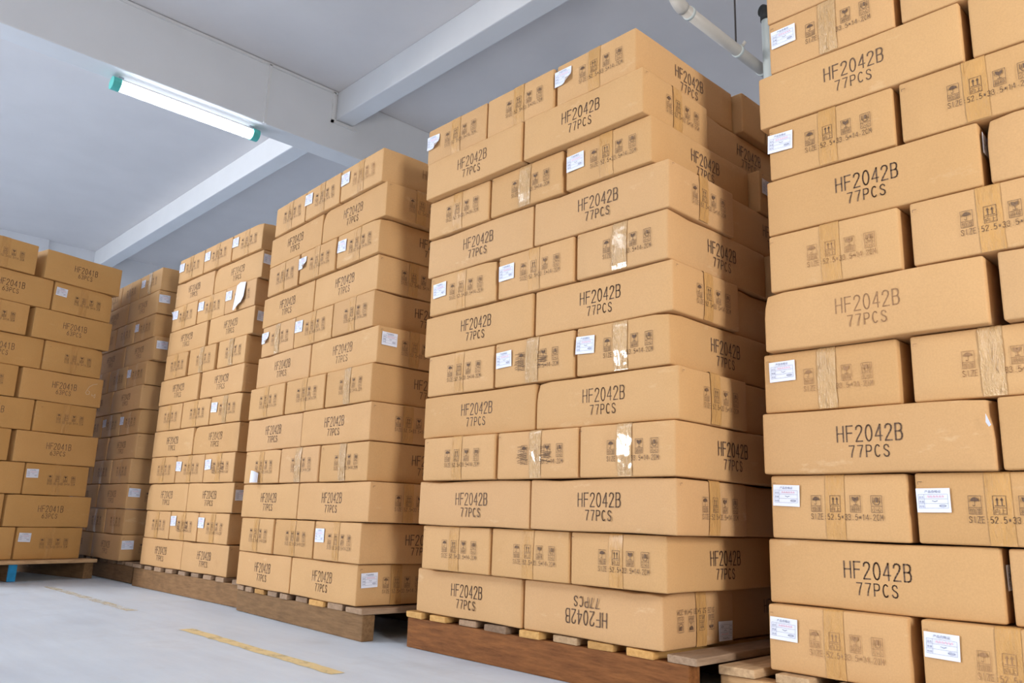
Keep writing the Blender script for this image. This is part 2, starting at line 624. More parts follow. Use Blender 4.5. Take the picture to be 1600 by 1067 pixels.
# biro scribbles across some icon rows
sk = Ink()
rs = random.Random(5)
for c0, c1 in ((-0.075, -0.035), (0.018, 0.062)):
    for i in range(9):
        y = 0.022 - i * 0.0055
        sk.stroke([(c0 + rs.uniform(-.004, .004), y + rs.uniform(-.004, .004)), ((c0 + c1) / 2, y + rs.uniform(-.004, .004)), (c1 + rs.uniform(-.004, .006), y - 0.004 + rs.uniform(-.003, .003))], 0.0012)
SCRIB = sk.mesh('pen_scribble', M['ink'])

ck = Ink()
ck.stroke([(0.0, 0.008), (0.012, 0.03), (0.034, 0.046), (0.062, 0.055)], 0.0022)
ck.stroke([(0.0, 0.008), (-0.008, -0.010), (0.0, -0.022), (0.016, -0.018), (0.018, -0.002), (0.004, 0.004)], 0.0020)
ck.stroke([(0.034, -0.014), (0.036, -0.026), (0.048, -0.022), (0.056, -0.012)], 0.0020)
ck.stroke([(0.056, -0.012), (0.056, -0.036), (0.046, -0.030)], 0.0020)
CHALK = ck.mesh('chalk_writing', M['chalk'])


# packing slips: white paper with a title, a ruled table and a few pen marks
def slip_sheet(seed, w=0.070, h=0.052, curl=None):
    rr = random.Random(seed)
    nx, ny = 7, 5
    vs, fs = [], []
    for j in range(ny + 1):
        for i in range(nx + 1):
            u, v = i / nx, j / ny
            lift = 0.0008 + 0.0006 * math.sin(u * 3 + seed) * math.sin(v * 2.5 + seed * 2)
            x, z = (u - .5) * w, (v - .5) * h
            if curl:
                du = u if curl[0] > 0 else 1 - u
                dv = v if curl[1] > 0 else 1 - v
                t = max(0.0, du + dv - 1.35) / 0.65
                lift += 0.016 * t * t
                x -= curl[0] * 0.010 * t * t
                z -= curl[1] * 0.008 * t * t
            vs.append((x, -lift, z))
    n = nx + 1
    for j in range(ny):
        for i in range(nx):
            a = j * n + i
            fs.append((a, a + 1, a + n + 1, a + n))
    return mesh_from('packing_slip', vs, fs, M['paper'], smooth=True)


def slip_ink():
    k, r = Ink(), Ink()
    for i, c in enumerate('产品合格证'):
        vs, fs = hanzi(c)
        k.add(vs, fs, -0.0165 + i * 0.0068, 0.0165, 0.0066)
    for y in (0.013, 0.003, -0.007, -0.017):
        k.stroke([(-0.030, y), (0.030, y)], 0.00045)
    for x in (-0.030, -0.018, 0.030):
        k.stroke([(x, 0.013), (x, -0.017)], 0.00045)
    for row, words in ((0.006, '品名'), (-0.004, '数量'), (-0.014, '检验')):
        for i, c in enumerate(words):
            vs, fs = hanzi(c)
            k.add(vs, fs, -0.0288 + i * 0.0052, row - 0.0008, 0.0048)
    k.stroke([(-0.002, -0.001), (0.004, -0.003), (0.009, -0.001)], 0.0011)
    k.stroke(arc(0.019, -0.012, 0.007, 0.0025, 0, 360, 12), 0.0006)
    k.stroke([(0.013, -0.012), (0.025, -0.012)], 0.0009)
    for i in range(6):
        x = -0.012 + i * 0.006
        r.stroke([(x, 0.006), (x + 0.0022, 0.0105), (x + 0.003, 0.006), (x + 0.0045, 0.009)], 0.0007)
    nv = len(k.v)
    verts = [(u, -0.0022, v) for u, v in k.v + r.v]
    faces = k.f + [tuple(nv + i for i in f) for f in r.f]
    return mesh_from('slip_print', verts, faces, [M['paper_ink'], M['paper_red']], fmat=[0] * len(k.f) + [1] * len(r.f))


SLIPS = [slip_sheet(1), slip_sheet(2), slip_sheet(3), slip_sheet(4, curl=(1, -1)), slip_sheet(5, curl=(-1, 1))]
SLIP_PRINT = slip_ink()


def tape_strip(name, H, seed, m, w=0.048, wob=0.0008, ridges=2):
    """strip down the middle of a carton end, folded over its top and bottom edge"""
    rr = random.Random(seed)
    prof = [(0.035, H + 0.0012), (0.012, H + 0.0014), (0.003, H + 0.0012), (-0.0006, H - 0.002)]
    n = 14
    prof += [(-0.0026 * math.sin(math.pi * i / n) ** 0.7 - 0.0006, H - 0.004 - (H - 0.008) * i / n) for i in range(n + 1)]
    prof += [(-0.0006, 0.002)]
    nu = 6
    vs, fs = [], []
    lean = rr.uniform(-0.003, 0.003)
    for j, (y, z) in enumerate(prof):
        for i in range(nu + 1):
            u = (i / nu - .5) * w + lean * (z / H - .5)
            k = wob if 4 <= j < len(prof) - 2 else 0
            vs.append((u + rr.uniform(-k, k) * 0.5, y - k * (0.2 + rr.random()), z))
    for j in range(len(prof) - 1):
        for i in range(nu):
            a = j * (nu + 1) + i
            fs.append((a, a + nu + 1, a + nu + 2, a + 1))
    # raised crinkles: slim half-round folds in the film
    for q in range(ridges):
        u = rr.uniform(-0.42, 0.42) * w
        z = rr.uniform(0.25, 0.95) * H
        ln = rr.uniform(0.12, 0.5) * H
        du = rr.uniform(-0.012, 0.012)
        bend = rr.uniform(-0.004, 0.004)
        rad = rr.uniform(0.0008, 0.0024) if ridges > 4 else rr.uniform(0.0006, 0.0012)
        n_, m_ = 6, 5
        b0 = len(vs)
        for a in range(n_ + 1):
            t = a / n_
            zz = max(0.006, z - ln * t)
            uu = max(-w / 2, min(w / 2, u + du * t + bend * math.sin(t * 3.1)))
            y0 = -0.0026 * max(0.0, math.sin(math.pi * (H - zz) / H)) ** 0.7 - 0.0009
            rt = rad * (0.25 + math.sin(math.pi * min(1, max(0, t))) * 0.75)
            for c in range(m_ + 1):
                th = math.pi * c / m_
                vs.append((uu - math.cos(th) * rt, y0 - math.sin(th) * rt * 1.1, zz))
        for a in range(n_):
            for c in range(m_):
                p = b0 + a * (m_ + 1) + c
                fs.append((p, p + m_ + 1, p + m_ + 2, p + 1))
    return mesh_from(name, vs, fs, m, smooth=True)


# ------------------------------------------------------------------ the shell of the hall
def structure_box(name, x0, x1, y0, y1, z0, z1, m, bevel=0.0):
    return structure(new_obj(name, box_mesh(name, x0, x1, y0, y1, z0, z1, m, bevel)))


ZC = 4.6
structure_box('floor', -12.1, 5.5, -16.75, 8.25, -0.12, 0.0, M['floor'])
structure_box('ceiling', -12.1, 5.5, -16.75, 8.25, ZC, ZC + 0.15, M['ceiling'])
structure_box('wall_left', -12.1, -11.85, -16.5, 8.0, 0.0, ZC, M['wall'])
structure_box('wall_back', -12.1, 5.5, 8.0, 8.25, 0.0, ZC, M['wall'])
structure_box('wall_front', -12.1, 5.5, -16.75, -16.5, 0.0, ZC, M['wall_dim'])
structure_box('wall_right', 5.25, 5.5, -16.5, 8.0, 0.0, ZC, M['wall_dim'])
pil = structure_box('trim_1', -11.85, -11.79, 0.55, 1.336, 0.0, ZC, M['wall'], 0.004)
# main girder running away from the lens and the cross beam that meets it
structure_box('trim_2', -4.58, -4.33, -16.5, 8.0, 3.98, ZC, M['beam'], 0.012)
for i, yb in enumerate((2.04,)):
    a = structure_box('trim_%d' % (3 + 2 * i), -4.33, 5.25, yb, yb + 0.2, 4.3, ZC, M['beam'], 0.012)
    b = structure_box('trim_%d' % (4 + 2 * i), -11.85, -4.58, yb, yb + 0.2, 4.3, ZC, M['beam'], 0.012)

# surface cable trunking along the girder
cdt = thing('cable_conduit', 'thin white cable conduit running along the top of the ceiling girder', 'cable conduit', (-4.33, -3.0, 4.58))


def conduit(name, a, b):
    a, b = Vector(a), Vector(b)
    lo = Vector([min(p, q) for p, q in zip(a, b)]) - Vector((0.0, 0.012, 0.012))
    hi = Vector([max(p, q) for p, q in zip(a, b)]) + Vector((0.022, 0.012, 0.012))
    o = Vector((-4.33, -3.0, 4.58))
    return new_obj(name, box_mesh(name, lo.x - o.x, hi.x - o.x, lo.y - o.y, hi.y - o.y, lo.z - o.z, hi.z - o.z, M['conduit']), cdt)


conduit('conduit_run', (-4.33, -3.0, 4.58), (-4.33, 2.02, 4.58))
conduit('conduit_drop', (-4.33, 1.30, 3.99), (-4.33, 1.30, 4.57))
conduit('conduit_drop', (-4.33, 2.0, 4.27), (-4.33, 2.0, 4.57))
conduit('conduit_run', (-4.33, 2.0, 4.27), (-4.33, 2.27, 4.27))

# fluorescent fitting under the girder
lamp = thing('fluorescent_lamp', 'lit fluorescent batten lamp with teal end caps under the ceiling girder', 'lamp', (-4.478, 0.66, 3.905))
LL = 1.29


def ellipse_tube(name, y0, y1, rx, rz, m, cz=0.0, seg=20, pts=2):
    bm = bmesh.new()
    rings = []
    for i in range(pts):
        y = y0 + (y1 - y0) * i / (pts - 1)
        rings.append([bm.verts.new((rx * math.cos(t), y, cz + rz * math.sin(t))) for t in [2 * math.pi * k / seg for k in range(seg)]])
    for a, b in zip(rings, rings[1:]):
        for k in range(seg):
            bm.faces.new((a[k], b[k], b[(k + 1) % seg], a[(k + 1) % seg]))
    bm.faces.new(rings[0])
    bm.faces.new(rings[-1][::-1])
    return bm_mesh(name, bm, m, smooth=False)


new_obj('lamp_cover', ellipse_tube('lamp_cover', -LL / 2 + 0.05, LL / 2 - 0.05, 0.062, 0.05, M['cover']), lamp)
for sx in (-0.024, 0.024):
    new_obj('lamp_tube', tube_mesh('lamp_tube', [(sx, -LL / 2 + 0.07, -0.008), (sx, LL / 2 - 0.07, -0.008)], 0.016, M['tube']), lamp)
new_obj('lamp_tray', box_mesh('lamp_tray', -0.058, 0.058, -LL / 2 + 0.06, LL / 2 - 0.06, 0.022, 0.034, M['conduit'], 0.003), lamp)
for s in (-1, 1):
    new_obj('end_cap', ellipse_tube('end_cap', s * (LL / 2 - 0.055), s * (LL / 2 + 0.01), 0.066, 0.056, M['teal'], pts=3), lamp)
    br = new_obj('mounting_bracket', box_mesh('mounting_bracket', -0.012, 0.012, s * (LL / 2 - 0.06) - 0.02, s * (LL / 2 - 0.06) + 0.02, 0.045, 0.078, M['grey_clip'], 0.003), lamp)
for i in range(12):
    y = -LL / 2 + 0.10 + i * (LL - 0.2) / 11
    new_obj('cover_clip', box_mesh('cover_clip', -0.068, -0.056, y - 0.010, y + 0.010, -0.018, 0.012, M['conduit'], 0.002), lamp)

# drain pipe hanging beyond the beam
pp = thing('drain_pipe', 'cream plastic drain pipe hung under the ceiling above the middle stack', 'pipe', (-0.06, 1.83, 3.40))
el = [(0, 0.10 * (1 - math.cos(t)), 0.10 * math.sin(t)) for t in np.linspace(math.pi / 2, 0, 8)]
new_obj('pipe_bend', tube_mesh('pipe_bend', [(0, 0.10 - 0.10 * math.cos(t) - 0.10 + 0.0, 0.10 - 0.10 * math.sin(t)) for t in np.linspace(0, math.pi / 2, 9)], 0.040, M['pvc'], 18), pp)
new_obj('pipe_riser', tube_mesh('pipe_riser', [(0, -0.10, 0.10), (0, -0.10, 1.20)], 0.036, M['pvc'], 18), pp)
new_obj('pipe_run', tube_mesh('pipe_run', [(0, 0.0, 0.0), (0, 0.97, 0.0)], 0.036, M['pvc'], 20), pp)
for y in (0.06, 0.60, 0.90):
    new_obj('pipe_clamp', tube_mesh('pipe_clamp', [(0, y - 0.010, 0), (0, y + 0.010, 0)], 0.041, M['pvc_white'], 20), pp)
new_obj('clamp_bolt', tube_mesh('clamp_bolt', [(0.03, 0.60, 0.02), (0.055, 0.60, 0.045)], 0.010, M['pvc'], 8), pp)
new_obj('hanger_cable', tube_mesh('hanger_cable', [(0.0, 0.58, 0.03), (0.0, 0.58, 1.20)], 0.006, M['cable'], 8), pp)
dp = thing('downpipe', 'white vertical downpipe with black cap behind the rightmost stack', 'pipe', (0.046, 2.62, 0.0))
new_obj('pipe_run', tube_mesh('pipe_run', [(0, 0, 0), (0, 0, 3.68)], 0.034, M['pvc_white'], 18), dp)
new_obj('pipe_cap', tube_mesh('pipe_cap', [(0, 0, 3.66), (0, 0, 3.71), (-0.008, 0, 3.735), (-0.03, 0, 3.75)], 0.040, M['black'], 16), dp)

# worn yellow lane line on the floor


def marking(label, x0, x1, w, mt, y=-0.405):
    vs, fs = [], []
    n = 24
    rr = random.Random(int(x0 * 100))
    for i in range(n + 1):
        x = x0 + (x1 - x0) * i / n
        e = 0.004
        vs += [(x - x0, -w / 2 + rr.uniform(-e, e), 0), (x - x0, w / 2 + rr.uniform(-e, e), 0)]
    for i in range(n):
        fs.append((2 * i, 2 * i + 2, 2 * i + 3, 2 * i + 1))
    o = new_obj('floor_marking', mesh_from('floor_marking', vs, fs, mt), None, (x0, y, 0.0012))
    return tag(o, label, 'floor marking')


marking('worn yellow painted floor line in front of the middle stacks', -0.80, 0.26, 0.050, M['yellow'])
marking('faint worn yellow floor line fading towards the left stack', -2.75, -1.45, 0.045, M['yellow_faint'], -0.372)

# ------------------------------------------------------------------ cartons
# per stack: origin (right front foot of the front plane), yaw, base height, layer pitch
STACKS = {
    1: (1.2888, 0.1591, 0.0145, 0.1040, 0.1561),
    2: (0.0560, -0.0185, 0.0029, 0.1233, 0.1455),
    3: (-0.2029, -0.0482, -0.0399, 0.1160, 0.1486),
    4: (-1.5057, 0.0617, 0.0230, 0.1260, 0.1506),
    5: (-2.8880, 0.0500, 0.0063, 0.1222, 0.1542),
    6: (-3.2663, -0.0788, 1.8110, 0.1208, 0.1876),
}
# per stack and layer: how far the layer is set back, then the left and right edge of each carton along the front
ROWS = {
    1: {1: (.007, (-.015, .317), (.341, .675), (.690, 1.02)), 2: (.027, (-.018, .506), (.518, 1.042)), 3: (.016, (0, .334), (.347, .682), (.69, 1.025)),
        4: (-.001, (-.008, .522), (.531, 1.055)), 5: (.009, (-.004, .336), (.362, .697), (.71, 1.045)), 6: (-.012, (.014, .538), (.562, 1.087)),
        7: (-.014, (.036, .369), (.392, .727), (.735, 1.07)), 8: (-.011, (.034, .551), (.565, 1.09)), 9: (-.011, (.046, .375), (.389, .724), (.735, 1.07)),
        10: (-.012, (.022, .538), (.554, 1.08)), 11: (-.012, (.057, .392), (.408, .743), (.755, 1.09)), 12: (-.012, (.054, .579), (.59, 1.115))},
    2: {1: (.061, (-.038, .479), (.485, .993)), 2: (.027, (.023, .363), (.371, .695), (.700, 1.030)), 3: (.006, (.017, .554), (.558, 1.079)),
        4: (-.010, (.050, .412), (.421, .755), (.761, 1.085)), 5: (.006, (.019, .568), (.572, 1.089)), 6: (.002, (.033, .377), (.384, .725), (.733, 1.062)),
        7: (.004, (.003, .550), (.557, 1.073)), 8: (-.003, (.028, .379), (.391, .724), (.732, 1.062)), 9: (-.004, (.009, .549), (.553, 1.071)),
        10: (-.014, (.013, .340), (.350, .682), (.695, 1.021)), 11: (-.039, (.018, .519), (.526, 1.008)), 12: (-.029, (-.002, .328), (.333, .650), (.660, .977))},
    3: {1: (.008, (-1.066, -.549), (-.547, -.030)), 2: (-.002, (-1.047, -.717), (-.710, -.362), (-.352, -.002)), 3: (-.004, (-1.063, -.516), (-.511, .040)),
        4: (-.007, (-1.061, -.704), (-.699, -.358), (-.352, .012)), 5: (-.006, (-1.077, -.536), (-.531, .009)), 6: (-.008, (-1.083, -.725), (-.710, -.365), (-.351, .0)),
        7: (.005, (-1.058, -.535), (-.531, .002)), 8: (.005, (-1.045, -.713), (-.708, -.366), (-.360, -.040)), 9: (.012, (-1.071, -.562), (-.558, -.040)),
        10: (.0, (-1.026, -.714), (-.698, -.374), (-.364, -.032)), 11: (.003, (-1.038, -.523), (-.518, -.001)), 12: (-.007, (-.996, -.686), (-.681, -.367), (-.361, -.026))},
    4: {1: (.002, (-1.065, -.522), (-.519, .002)), 2: (-.002, (-1.048, -.712), (-.706, -.369), (-.362, -.020)), 3: (-.002, (-1.062, -.529), (-.525, -.007)),
        4: (-.006, (-1.062, -.715), (-.709, -.362), (-.355, -.016)), 5: (-.004, (-1.069, -.531), (-.527, -.008)), 6: (-.005, (-1.056, -.721), (-.716, -.369), (-.362, -.016)),
        7: (-.009, (-1.057, -.534), (-.509, -.020)), 8: (-.006, (-1.031, -.733), (-.710, -.380), (-.347, -.033)), 9: (.005, (-1.060, -.543), (-.508, .007)),
        10: (.007, (-1.048, -.709), (-.702, -.358), (-.351, -.010)), 11: (.014, (-1.054, -.540), (-.535, .020)), 12: (.004, (-1.027, -.685), (-.679, -.334), (-.327, .011))},
    5: {1: (-.014, (-1.075, -.55), (-.545, -.022)), 2: (-.009, (-1.045, -.715), (-.708, -.366), (-.360, -.030)), 3: (-.015, (-1.08, -.56), (-.555, -.024)),
        4: (-.012, (-1.05, -.72), (-.71, -.373), (-.367, -.032)), 5: (-.003, (-1.06, -.535), (-.53, -.004)), 6: (-.002, (-1.04, -.708), (-.70, -.363), (-.357, -.018)),
        7: (-.010, (-1.075, -.55), (-.545, -.018)), 8: (0, (-1.03, -.70), (-.69, -.355), (-.347, -.011)), 9: (.012, (-1.02, -.49), (-.485, .040)),
        10: (.008, (-1.03, -.70), (-.69, -.355), (-.348, -.004)), 11: (.007, (-1.045, -.52), (-.515, .010)), 12: (.012, (-1.04, -.72), (-.713, -.372), (-.366, .014))},
    6: {1: (0, (-.900, -.406), (-.398, -.002)), 2: (-.006, (-.885, -.500), (-.486, .026)), 3: (.003, (-.910, -.408), (-.402, -.012)), 4: (-.003, (-.900, -.518), (-.491, .016)),
        5: (.004, (-.912, -.410), (-.403, -.019)), 6: (0, (-.915, -.533), (-.511, -.001)), 7: (.009, (-.910, -.408), (-.402, -.026)), 8: (-.002, (-.910, -.529), (-.499, .001)),
        9: (.004, (-.910, -.410), (-.403, -.017)), 10: (-.009, (-.915, -.536), (-.484, .014))},
}
ORD = ['bottom', 'second', 'third', 'fourth', 'fifth', 'sixth', 'seventh', 'eighth', 'ninth', 'tenth', 'eleventh', 'top']
WHERE = {1: 'rightmost stack', 2: 'big middle stack', 3: 'third stack from right', 4: 'fourth stack from right', 5: 'shadowed fifth stack', 6: 'left stack'}
GROUP = {1: 'cartons of the rightmost stack', 2: 'cartons of the big middle stack', 3: 'cartons of the third stack from the right',
         4: 'cartons of the fourth stack from the right', 5: 'cartons of the shadowed fifth stack', 6: 'cartons of the left stack'}
# white slips: (stack, layer, index in row) -> kind;  'side' slips sit on the right hand end
SLIP = {}
for s, L, ii in ((1, 1, (0, 1)), (1, 3, (0, 1)), (1, 5, (0,)), (1, 9, (0,)), (1, 11, (0,)), (2, 12, (0, 2)), (2, 10, (2,)), (2, 8, (0, 1)), (2, 6, (1, 2)),
                 (3, 12, (1, 2)), (3, 10, (1, 2)), (3, 8, (0, 1)), (3, 2, (2,)), (4, 12, (0, 1, 2)), (4, 10, (0, 1, 2)), (4, 6, (2,)), (4, 4, (1, 2)), (4, 2, (1, 2)),
                 (5, 12, (2,)), (5, 10, (2,)), (5, 8, (2,)), (5, 6, (1, 2)), (6, 9, (1,)), (6, 3, (1,)), (6, 1, (1,))):
    for i in ii:
        SLIP[s, L, i] = 'front'
for s, L in ((3, 7), (3, 1), (4, 11), (4, 9), (4, 3), (5, 11), (5, 9), (5, 3), (5, 1)):
    SLIP[s, L, 1] = 'side'
SLIP[2, 1, 1] = 'flip'
SLIP[1, 8, 0] = 'side'
SLIP[1, 2, 0] = 'side'
CURLED = {(2, 12, 0): 3, (2, 12, 2): 3, (3, 10, 1): 3, (3, 8, 0): 3, (4, 10, 0): 4}
SHINY = {(2, 8, 2), (2, 6, 2), (2, 6, 1), (2, 4, 1), (2, 4, 2), (3, 6, 2), (3, 4, 2), (3, 4, 1), (4, 8, 1), (4, 8, 2), (1, 5, 0), (1, 5, 1), (2, 10, 1), (1, 11, 0), (5, 12, 2), (3, 8, 0), (4, 6, 2)}
FADED = {(1, 1, 0), (1, 1, 1), (1, 5, 0), (1, 5, 1), (1, 7, 0), (1, 6, 0), (3, 12, 2)}
SCRIBBLED = {(2, 6, 1), (2, 4, 1), (4, 2, 1), (4, 4, 2)}
NOTE = {(1, 6, 0): 'faded lettering', (1, 4, 0): 'crushed torn corner', (2, 1, 1): 'upside-down print', (1, 7, 0): 'faded icons', (1, 5, 0): 'crinkled tape'}

rng = random.Random(11)
BODY = {}


def body_mesh(kind, H, v):
    key = (kind, round(H, 4), v)
    if key not in BODY:
        L, D = (0.525, 0.335) if kind == 'std' else (0.505, 0.385)
        rr = random.Random(hash((kind, v)) & 1023 if False else v * 7 + (0 if kind == 'std' else 3))
        dents = []
        if v == 3:
            dents = [(-L / 2, -D / 2, H / 2, 0.03, 0.006, 0.006, -0.004)]
        if v == 4:
            dents = [(L / 2, -D / 2, H / 2 - 0.02, 0.035, -0.010, 0.008, -0.003), (L / 2 - 0.03, -D / 2, 0.0, 0.03, 0, 0.006, 0)]
        if v == 5:
            dents = [(L * 0.30, -D / 2, H / 2, 0.06, 0, 0.010, -0.007), (L * 0.05, -D / 2, H / 2, 0.05, 0, 0.006, -0.005), (L / 2, -D / 2, H / 2, 0.04, -0.006, 0.005, -0.008)]
        if v == 2:
            dents = [(0.08, -D / 2, -H / 2 + 0.02, 0.05, 0, 0.003, 0), (-0.15, -D / 2, H / 2, 0.05, 0, 0.002, -0.0025)]
        m_ = M['card_warm'] if kind != 'std' else (M['card_worn'] if v in (2, 4, 5) else M['card'])
        BODY[key] = rounded_box('carton_body', L, D, H, 0.0055, (0.0026, 0.0030, 0.0004), v + 1, m_, dents)
    return BODY[key]


TAPES = {}


def tape_mesh(H, shiny, v):
    key = (round(H, 4), shiny, v)
    if key not in TAPES:
        TAPES[key] = tape_strip('packing_tape', H, v + (50 if shiny else 0), M['tape_shiny'] if shiny else M['tape'], 0.046 + 0.003 * (v % 3), 0.0016 if shiny else 0.0006, 9 if shiny else v)
    return TAPES[key]


def carton(s, layer, i, n, x0, x1, setback, long_face, rear=None):
    """one closed carton with its printing, tape and slip. long_face: its long side faces the front of the stack"""
    ox, oy, yaw, z0, pitch = STACKS[s]
    H = pitch - 0.0030
    kind = 'std' if s != 6 else 'left'
    L, D = (0.525, 0.335) if s != 6 else (0.505, 0.385)
    depth = D if long_face else L
    c = rng.uniform(-0.002, 0.002)
    cx, cy = (x0 + x1) / 2, setback + c + depth / 2
    ca, sa = math.cos(yaw), math.sin(yaw)
    wx, wy = ox + ca * cx - sa * cy, oy + sa * cx + ca * cy
    z = z0 + (layer - 1) * pitch
    rot = yaw + (0 if long_face else math.pi / 2) + rng.uniform(-0.0035, 0.0035)
    key = (s, layer, i)
    slip = SLIP.get(key) if rear is None else None
    if s == 2 and rear == 'right' and layer == 10:
        slip = 'side'
    # label
    side = ('left-hand', 'right-hand') if n == 2 else ('left-hand', 'middle', 'right-hand')
    lay = ORD[layer - 1] if layer < 12 and not (s == 6 and layer == 10) else 'top'
    if rear is None:
        face = 'long carton face' if long_face else 'carton end with icons'
        extra = {'front': ' and white slip', 'side': ' and side slip', 'flip': ' and upside-down print'}.get(slip, '')
        if key in NOTE:
            extra = ' with ' + NOTE[key] if long_face else ' and ' + NOTE[key]
        if long_face and slip and key not in NOTE:
            extra = extra.replace(' and', ' with')
        lab = '%s %s%s, %s layer of %s' % (side[i], face, extra, lay, WHERE[s])
    else:
        lab = 'rear carton behind the front row at the %s side, %s layer, %s' % (rear, lay, WHERE[s])
    t = thing('carton', lab, 'carton', (wx, wy, z), rot, GROUP[s])
    v = rng.choice((0, 0, 1, 1, 2, 3))
    if key == (1, 4, 0) and rear is None:
        v = 4
    if key == (2, 1, 1) and rear is None:
        v = 5
    b = new_obj('carton_body', body_mesh(kind, H, v), t)
    w = x1 - x0
    if long_face:
        b.scale = ((w - 0.003) / L, 1, 1)
    else:
        b.scale = (1, (w - 0.003) / D, 1)
    hl, hd = (w / 2, D / 2) if long_face else (L / 2, w / 2)
    ik = 'ink_faded' if key in FADED and rear is None else rng.choice(('ink', 'ink', 'ink_mid'))
    flip = ('flip',) if key == (2, 1, 1) and rear is None else ()
    lk = 'left_long' if s == 6 else 'long'
    off = 0.0038
    zc = H / 2
    # printing on the long side facing -Y of the carton
    if long_face or (i == n - 1):
        new_obj('printed_lettering', PR[(lk, ik) + flip], t, (0, -hd - off + 0.0004, zc))
    ends = []
    if long_face:
        if i == n - 1 or s in (5,):
            ends = [1]
    else:
        ends = [-1]
    shiny = key in SHINY and rear is None
    tv = rng.randrange(4)
    for e in (ends if s != 6 or not long_face else []):
        # tape_strip and printing face -Y; turn them onto the +X or -X end
        rz = math.pi / 2 if e > 0 else -math.pi / 2
        tp = new_obj('packing_tape', tape_mesh(H, shiny, tv), t, (e * (hl + 0.0005), 0, 0), rz)
        po = off + (0.0002 if shiny else 0.0009)
        pr = new_obj('printed_icons', PR[('end', ik) + flip], t, (e * (hl + po), 0, zc), rz)
        pr['kind'] = 'stuff'
        if key in SCRIBBLED and rear is None:
            new_obj('pen_scribble', SCRIB, t, (e * (hl + po + 0.0006), 0, zc), rz)['kind'] = 'stuff'
    if slip:
        e = -1 if not long_face else 1
        rz = math.pi / 2 if e > 0 else -math.pi / 2
        su = -(0.335 if s != 6 else 0.385) / 2 + 0.040 + rng.uniform(-0.004, 0.012)
        sv = H - 0.048 - rng.uniform(0, 0.012)
        if slip == 'flip':
            su, sv = 0.115, 0.034
        ly = -e * 0 + (su if e > 0 else -su)
        idx = CURLED.get(key, rng.randrange(3))
        ps = new_obj('packing_slip', SLIPS[idx], t, (e * (hl + off + 0.0006), ly, sv))
        tilt = rng.uniform(-0.05, 0.05)
        ps.rotation_euler = (Matrix.Rotation(rz, 3, 'Z') @ Matrix.Rotation(tilt + (math.pi if slip == 'flip' else 0), 3, 'Y')).to_euler()
        sp = new_obj('slip_print', SLIP_PRINT, ps)
        if idx == 3:
            sp.location = (0, -0.001, 0)
    return t, H, hl, hd


CART = {}
for s in (1, 2, 3, 4, 5, 6):
    for layer, row in ROWS[s].items():
        boxes = row[1:]
        n = len(boxes)
        odd = layer % 2 == 1
        if s == 6:
            for i, (a, b) in enumerate(boxes):
                lf = (b - a) > 0.45
                CART[s, layer, i] = carton(s, layer, i, 2, a, b, row[0], lf)
                d0 = row[0] + (0.385 if lf else 0.505) + 0.014
                w2 = 0.385 if lf else 0.505
                a2 = boxes[0][0] - 0.014 if i == 0 else boxes[1][1] - w2
                CART[s, layer, i, 'rear'] = carton(s, layer, 0, 2, a2, a2 + w2, d0, not lf, 'near' if i == 0 else 'far')
            continue
        lf = odd if s != 1 else not odd
        for i, (a, b) in enumerate(boxes):
            CART[s, layer, i] = carton(s, layer, i, n, a, b, row[0], lf)
        # the carton behind the front row that shows past the corner
        back = row[0] + (0.335 if lf else 0.525) + 0.010
        if s == 1:
            e0 = boxes[0][0]
            a = e0 + 0.012 if lf else e0 - 0.02
            CART[s, layer, 'rear'] = carton(s, layer, 0, 1, a, a + (0.335 if lf else 0.525), back, not lf, 'left')
        else:
            e1 = boxes[-1][1]
            b = e1 - 0.022 if lf else e1 + 0.034
            CART[s, layer, 'rear'] = carton(s, layer, 1, 2, b - (0.335 if lf else 0.525), b, back, not lf, 'right')

# one-off details
t, H, hl, hd = CART[6, 6, 1]
new_obj('chalk_writing', CHALK, t, (0.150, -hd - 0.0050, H / 2 + 0.005))


def folded_paper():
    vs, fs = [], []
    n = 10
    for j in range(2):
        for i in range(n + 1):
            a = math.pi * (0.15 + 0.8 * i / n)
            vs.append((-0.028 * math.cos(a), -0.004 - 0.026 * math.sin(a) * (0.9 if j else 1), 0.052 * j * (0.75 + 0.25 * math.sin(a))))
    for i in range(n):
        fs.append((i, i + 1, n + 2 + i, n + 1 + i))
    return mesh_from('folded_paper', vs, fs, M['paper'], smooth=True)


t, H, hl, hd = CART[3, 4, 0]
o = new_obj('folded_paper', folded_paper(), t, (-hl - 0.004, 0.03, 0.004), -math.pi / 2)
# big torn label on the fourth stack
t, H, hl, hd = CART[4, 10, 2]
vs = [(-.05, -.004, .055), (-.01, -.006, .066), (.045, -.003, .06), (.046, -.010, -.02), (.03, -.014, -.05), (-.005, -.012, -.058), (-.035, -.016, -.085), (-.06, -.012, -.08), (-.055, -.008, -.02)]
new_obj('torn_label', mesh_from('torn_label', vs, [(0, 1, 8), (1, 2, 3, 8), (3, 4, 5, 8), (5, 6, 7, 8)], M['paper']), t, (-hl - 0.004, -0.02, H / 2 + 0.01), -math.pi / 2)
# torn flake on the crushed corner of the nearest stack
t, H, hl, hd = CART[1, 4, 0]
vs = [(.002, 0, 0), (.008, -.005, .003), (.004, -.008, .016), (-.001, -.004, .028), (-.003, -.002, .010)]
new_obj('torn_paper', mesh_from('torn_paper', vs, [(0, 1, 2, 4), (2, 3, 4)], M['paper']), t, (hl - 0.010, -hd - 0.002, H - 0.062))


